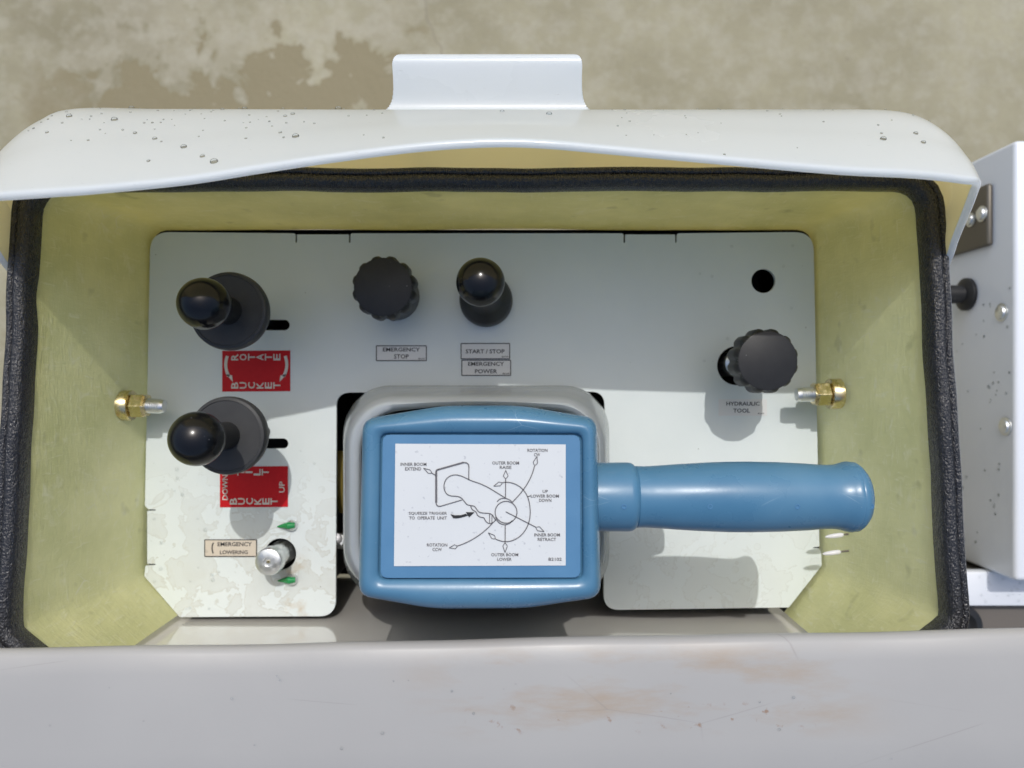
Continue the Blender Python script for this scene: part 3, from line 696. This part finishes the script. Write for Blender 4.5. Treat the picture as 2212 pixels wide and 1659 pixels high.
dm.add([P(a, b, DZ) for a, b in q] + [P(a, b, HZ - .00215) for a, b in q], [(3, 2, 1, 0), (0, 1, 5, 4), (1, 2, 6, 5), (2, 3, 7, 6), (3, 0, 4, 7)])
dec = build('instruction_decal', dm, MT['decal'], joy, smooth=False); dec['label'] = 'white decal with a line drawing of the joystick and boom movements'
def K(x, y):                                   # decal close-up pixel -> reference pixel
    return ((940 + x / 4.2538) * .86406, (1080 + y / 4.2538) * .86406)
KS = .86406 / 4.2538
def KT(m, body, cx, cy, w, h): a = K(cx, cy); text(m, body, a[0], a[1], w * KS, h * KS, bold=.22)
for block in ((('INNER BOOM', 398, 343, 276, 34), ('EXTEND', 395, 392, 172, 34)), (('OUTER BOOM', 1379, 329, 286, 34), ('RAISE', 1378, 376, 124, 34)), (('ROTATION', 1717, 195, 214, 34), ('CW', 1713, 241, 66, 34)),
          (('UP', 1800, 632, 56, 34), ('LOWER BOOM', 1796, 681, 298, 34), ('DOWN', 1800, 727, 130, 34)), (('SQUEEZE TRIGGER', 552, 866, 406, 34), ('TO  OPERATE  UNIT', 552, 914, 402, 34)),
          (('ROTATION', 650, 1201, 216, 34), ('CCW', 650, 1250, 100, 34)), (('INNER BOOM', 1820, 1094, 272, 34), ('RETRACT', 1818, 1142, 196, 34)), (('OUTER BOOM', 1369, 1305, 288, 34), ('LOWER', 1366, 1354, 152, 34)), (('B2102', 1905, 1353, 140, 34),)):
    mm = M()
    for a in block: KT(mm, *a)
    printed('caption', mm, MT['grey_ink'], dec, DZ + .00025)
mm = M()
def line(pts, w=10, close=False, smooth=0):
    if smooth: pts = [(p.x, p.y) for p in cr([Vector((x, y, 0)) for x, y in pts], smooth)]
    mm.ribbon([K(*p) for p in pts], w * KS, close)
def arrow(tip, back, hw=26):
    tx, ty = tip; bx_, by_ = back; dx, dy = tx - bx_, ty - by_; l = math.hypot(dx, dy); nx, ny = -dy / l, dx / l
    s1 = (bx_ + dx * .28 + nx * hw, by_ + dy * .28 + ny * hw); s2 = (bx_ + dx * .28 - nx * hw, by_ + dy * .28 - ny * hw)
    line([tip, s1, (bx_ + nx * 6, by_ + ny * 6)], 8); line([tip, s2, (bx_ - nx * 6, by_ - ny * 6)], 8)
line([(640, 420), (640, 750)], 22); line([(638, 750), (645, 775), (660, 788), (685, 790)], 12, smooth=12); line([(685, 790), (915, 722)], 10)
line([(640, 425), (645, 408), (665, 398)], 18, smooth=8); line([(660, 400), (930, 324)], 18); line([(925, 325), (960, 328), (982, 345), (988, 372)], 12, smooth=12); line([(988, 370), (986, 510)], 10)
line([(585, 432), (636, 462)], 10); arrow((505, 385), (590, 435), 20)
line([(1375, 700), (1300, 655), (1210, 600), (1120, 555), (1020, 520), (960, 492), (900, 466), (840, 456), (785, 470), (745, 505), (724, 560), (728, 615), (755, 660), (800, 680), (860, 685), (905, 700), (940, 740), (970, 772), (1010, 782), (1045, 790), (1070, 820), (1095, 850), (1140, 862), (1200, 866), (1235, 880), (1255, 910), (1275, 940)], 10, smooth=120)
line([(1288, 742), (1310, 718), (1345, 706), (1385, 708), (1425, 725), (1452, 752)], 10, smooth=20)
line([(1383 + 116 * math.cos(R(a)), 853 + 116 * math.sin(R(a))) for a in range(0, 360, 6)], 10, True)
line([(1272, 900), (1290, 945), (1325, 975), (1375, 986), (1425, 968), (1450, 940)], 10, smooth=24)
line([(1005, 785), (1025, 825), (1062, 850), (1080, 885), (1110, 905), (1145, 912), (1165, 945), (1190, 968), (1220, 972), (1245, 962), (1275, 935)], 10, smooth=50)
line([(1208, 870), (1208, 968)], 8); line([(1234, 882), (1232, 966)], 8)
line([(1377, 700), (1379, 490)], 10); arrow((1380, 408), (1379, 492))
line([(1374, 988), (1373, 1190)], 10); arrow((1372, 1282), (1373, 1185), 24)
line([(1380, 848), (1705, 1015)], 10); arrow((1788, 1060), (1705, 1016), 24)
line([(1452, 745), (1530, 660), (1600, 565), (1655, 460), (1690, 350)], 10, smooth=40); arrow((1712, 260), (1688, 352), 24)
line([(1335, 540), (1400, 534), (1470, 550), (1540, 590), (1595, 655), (1628, 740), (1640, 850), (1628, 950), (1590, 1040), (1530, 1110), (1450, 1155), (1370, 1166), (1300, 1150), (1262, 1132)], 10, smooth=80)
arrow((1252, 576), (1338, 542), 22); arrow((1195, 1072), (1266, 1134), 22); line([(1612, 690), (1648, 676)], 9)
line([(1240, 968), (1190, 1020), (1120, 1080), (1030, 1140), (940, 1185), (858, 1216)], 10, smooth=40); arrow((778, 1232), (862, 1216), 22)
printed('line_drawing', mm, MT['grey_ink'], dec, DZ + .00035)
mm = M(); a1 = [(790, 872), (840, 886), (900, 884), (955, 870)]; a2 = [(822, 918), (870, 918), (930, 905), (980, 888)]
mm.add([(*K(*p), 0) for p in a1 + a2], [(0, 1, 5, 4), (1, 2, 6, 5), (2, 3, 7, 6)]); mm.add([(*K(*p), 0) for p in ((955, 852), (1048, 853), (990, 908))], [(0, 1, 2)])
printed('trigger_arrow', mm, MT['solid_ink'], dec, DZ + .00035)
# grip
GZ_, GY = .1440, P(1337, 1073, .1440).y
gx = lambda px: P(px, 1073, GZ_).x
kpx = (D - GZ_) / F
def xlathe(prof): m_ = M(); m_.lathe([(r * kpx, gx(px) - gx(1280)) for px, r in prof], (gx(1280), GY, GZ_), (1, 0, 0), 64); return m_
build('grip_collar', xlathe([(1270, 60), (1270, 73), (1355, 74), (1363, 73), (1369, 69), (1373, 64)]), MT['blue'], joy)
build('grip', xlathe([(1366, 60), (1374, 66), (1390, 65.5), (1420, 67), (1460, 70), (1510, 73), (1570, 75.2), (1620, 75.6), (1680, 74.5), (1740, 71.5), (1772, 69), (1790, 68.5), (1806, 69.5), (1818, 73), (1826, 75.2), (1832, 76), (1835, 75.6), (1836.5, 75)]), MT['blue'], joy)
build('end_cap', xlathe([(1835, 74), (1837, 75), (1845, 74.5), (1853, 69), (1861, 60), (1868, 46), (1872, 28), (1873.5, 1)]), MT['blue'], joy)
for px in (1337, 1515, 1695, 1849):            # moulding marks on top of the grip
    x = gx(px); rr = {1337: 74, 1515: 73, 1695: 74, 1849: 72}[px] * kpx; yy = -.0022; zz = math.sqrt(rr * rr - yy * yy)
    b = M(); b.lathe([(.0009, -.0004), (.0013, .0), (.0013, .00025), (.0009, .0003), (.0007, .00005), (.0001, 0)], (x, GY + yy, GZ_ + zz - .0001), (0, yy, zz), 16); build('mould_mark', b, MT['blue_flat'], joy)
# trigger lever under the grip
tg = M(); tx0, tx1 = .030, .112
side = [(tx0, .112), (.070, .112), (.098, .100), (tx1, .092), (.107, .082), (.085, .080), (.055, .080), (tx0, .076)]
tg.add([Vector((x, GY - .0085, z)) for x, z in side] + [Vector((x, GY + .0085, z)) for x, z in side], [tuple(range(8)), tuple(range(15, 7, -1))] + [(i, 8 + i, 8 + (i + 1) % 8, (i + 1) % 8) for i in range(8)])
build('trigger', tg, MT['blue'], joy, bevel=.004, bevel_seg=3)
stalk = M(); jx, jy = joy.location.x, joy.location.y
stalk.lathe([(.030, -.055), (.030, .01), (.040, .03), (.036, .06), (.030, .10), (.030, .118)], (jx, jy, 0), (0, 0, 1), 32); build('stalk', stalk, MT['void'], joy)

# translucent boot under the head
def bring(x0, y0, x1, y1, r, z, bow=0.0, n=144):
    pts = resample(rrect(x0, y0, x1, y1, r, 8), n); w = x1 - x0; cx = (x0 + x1) / 2; cy = (y0 + y1) / 2
    return [Vector((x, y + (bow * max(0, 1 - ((x - cx) / (w * .5)) ** 2)) * (1 if y > cy + .02 else (-1 if y < cy - .02 else 0)), z)) for x, y in pts]
bt = M()
bt.grid([bring(-.1120, -.1440, .0650, -.0010, .030, -.020), bring(-.1120, -.1440, .0650, -.0010, .030, .018), bring(-.1095, -.1390, .0630, -.0022, .030, .034),
         bring(-.1035, -.1300, .0585, -.0045, .030, .060), bring(-.0985, -.1230, .0550, -.0075, .028, .080, .001), bring(-.0945, -.1190, .0525, -.0105, .026, .089, .002), bring(-.0905, -.1150, .0500, -.0140, .022, .0905, .004),
         bring(-.0870, -.1110, .0475, -.0190, .020, .088, .0065)], close_u=True)
boot = build('joystick_boot', bt, MT['boot'], origin=(-.0235, -.073, -.02), angle=60)
so = boot.modifiers.new('thickness', 'SOLIDIFY'); so.thickness = .0016; so.offset = -1
tag(boot, 'milky translucent plastic boot around the base of the blue joystick', 'boot')
# fittings seen in the gap left of the boot
p = P(737, 1168, -.012); root = empty('hose_fitting', p); tag(root, 'small silver hose fitting in the dark gap left of the joystick', 'fitting')
b = M(); b.lathe([(.0025, -.008), (.0060, -.008), (.0062, -.002), (.0045, 0), (.0045, .004), (.0020, .005)], p, (-.2, .3, 1), 6); build('hex_body', b, MT['zinc'], root, smooth=False, bevel=.0003)
b = M(); b.lathe([(.0030, .004), (.0034, .007), (.0028, .010), (.0004, .0115)], p, (-.2, .5, 1), 20); build('nipple', b, MT['nylon'], root)
hs = M(); hs.tube(cr([P(740, 980, -.03), P(731, 1020, -.022), P(735, 1060, -.022), P(745, 1100, -.03)], 16), .0045, 12)
tag(build('hydraulic_hose', hs, new_mat('dirty_yellow_rubber', (.20, .15, .03), .5), origin=P(735, 1040, -.03)), 'short dirty yellow hose bend in the dark gap left of the joystick', 'hose')

# ------------------------------------------------------------------ white equipment box of the truck on the right
EX = .42; ez = D - EX / (2193 - CX) * F
ya, yb = (CY - 302) * (D - ez) / F, (CY - 1256) * (D - ez) / F
eq = empty('equipment_box', (EX + .15, (ya + yb) / 2, -.55)); tag(eq, 'white metal box beside the console with dark plate, rubber bumper and screws', 'equipment box')
b = M(); b.box((EX, yb, -.55), (EX + .35, ya, ez)); build('body', b, MT['truck'], eq, bevel=.004, bevel_seg=3)
def EP(px, py, off=0.0):                      # pixel on the side face
    z = D - (EX - off) / (px - CX) * F; return P(px, py, z)
pa = EP(2148, 395); pb = EP(2148, 530); pc = EP(2060, 545)
b = M(); b.box((EX - .006, pb.y, pc.z - .02), (EX - .0003, pa.y, pa.z)); build('latch_plate', b, MT['steel'], eq, bevel=.0028, bevel_seg=3)
for px, py, r in ((2122, 462, .0055), (2165, 675, .0062), (2173, 921, .0062), (2098, 475, .005)):
    p = EP(px, py, .006 if px < 2150 else 0); b = M(); b.lathe([(r * 1.25, 0), (r * 1.25, .0012), (r, .0014), (r * .9, .003), (r * .5, .0042), (.0003, .0046)], p, (-1, 0, 0), 24); build('screw', b, MT['zinc'], eq)
p = EP(2092, 636); b = M(); b.lathe([(.0135, 0), (.0150, .001), (.0150, .004), (.0125, .006), (.0085, .007), (.0085, .045), (.0070, .046), (.0003, .046)], p, (-1, 0, 0), 36); build('rubber_bumper', b, MT['matte'], eq)
sh = M(); z_s = ez - .035; sh.box((EX - .06, yb - .031, z_s - .012), (EX + .35, yb - .0005, z_s)); 
shelf = empty('sill_beam', (EX + .1, yb - .02, -.55)); tag(shelf, 'wet white sill at the lower right, under the white equipment box', 'sill')
build('top_plate', sh, MT['truck'], shelf, bevel=.002)
b = M(); b.box((EX - .05, yb - .12, -.55), (EX + .35, yb - .004, z_s - .0125)); build('base_block', b, MT['brown'], shelf)
p = Vector((EX - .02, yb - .052, z_s - .0125)); b = M(); b.lathe([(.020, 0), (.020, .004), (.014, .006), (.010, .002), (.0003, .002)], p, (0, 0, 1), 32); build('rubber_plug', b, MT['matte'], shelf)

# ------------------------------------------------------------------ water drops
def drop_mesh(m, p, nrm, r, h):
    m.lathe([(r, -.0001), (r * .98, h * .25), (r * .85, h * .6), (r * .55, h * .9), (r * .1, h)], p, nrm, 12)
dm = M(); vis = []
for i in range(4, NC - 4, 2):
    for j in range(NTT // 2, NTT - 1):
        p = HOODGRID[i][j]; n_ = (HOODGRID[i + 1][j] - HOODGRID[i - 1][j]).cross(HOODGRID[i][j + 1] - HOODGRID[i][j - 1]).normalized()
        if n_.z < 0: n_ = -n_
        px = CX + p.x / (D - p.z) * F; py = CY - p.y / (D - p.z) * F
        if n_.dot(Vector((0, 0, D)) - p) > 0 and -20 < px < 2140: vis.append((px, py, p, n_))
big = [(464, 353, 11), (641, 299, 10), (398, 317, 9), (438, 338, 7), (330, 299, 7), (295, 292, 6), (735, 231, 11), (527, 236, 9), (632, 244, 7), (242, 259, 10), (285, 236, 9), (145, 251, 9), (1902, 301, 9), (1980, 287, 7), (1997, 305, 7), (1905, 287, 4),
       (1087, 241, 7), (1127, 245, 8), (1188, 246, 9), (612, 252, 6), (610, 216, 5), (100, 290, 5), (320, 353, 5), (660, 236, 5), (480, 240, 6), (605, 285, 5), (530, 300, 4)]
for _ in range(110):
    t = random.random(); big.append((random.choice([random.uniform(40, 830), random.uniform(40, 830), random.uniform(1300, 2060)]), 222 + abs(random.gauss(0, 34)) + 20 * t, random.uniform(1.6, 3.8)))
for px, py, r in big:
    q = min(vis, key=lambda a: (a[0] - px) ** 2 + (a[1] - py) ** 2)
    if (q[0] - px) ** 2 + (q[1] - py) ** 2 > 500: continue
    rr = r * .00021 * .78; drop_mesh(dm, q[2] + q[3] * .00025, q[3], rr, rr * .75)
tag(build('water_drops', dm, MT['water'], origin=(0, .1, .1)), 'clear water drops scattered on the white hood', 'water drops', kind='stuff')
dm = M()
for _ in range(60):
    px = random.choice([random.uniform(330, 460), random.uniform(330, 720), random.uniform(1500, 1740)]); py = random.uniform(960, 1320) if px < 800 else random.uniform(520, 800)
    r = random.uniform(.0004, .0013); drop_mesh(dm, P(px, py, 0.00005), (0, 0, 1), r, r * .55)
for _ in range(50):
    px = random.uniform(EX - .03, EX + .06); py = random.uniform(yb - .028, yb - .003); r = random.uniform(.0005, .0014); drop_mesh(dm, Vector((px, py, z_s)), (0, 0, 1), r, r * .5)
for _ in range(26):
    x = random.uniform(-.24, .24); y = random.uniform(-.185, -.14); r = random.uniform(.0003, .0009); drop_mesh(dm, Vector((x, y, .1545 - .006 * x)), (0, 0, 1), r, r * .8)
for _ in range(40):
    q = EP(random.uniform(2060, 2185), random.uniform(600, 1180)); r = random.uniform(.0006, .0016); drop_mesh(dm, q + Vector((-.0001, 0, 0)), (-1, 0, 0), r, r * .6)
tag(build('water_beads', dm, MT['water'], origin=(0, -.1, 0)), 'fine water beads on the panel, sill and liner', 'water beads', kind='stuff')
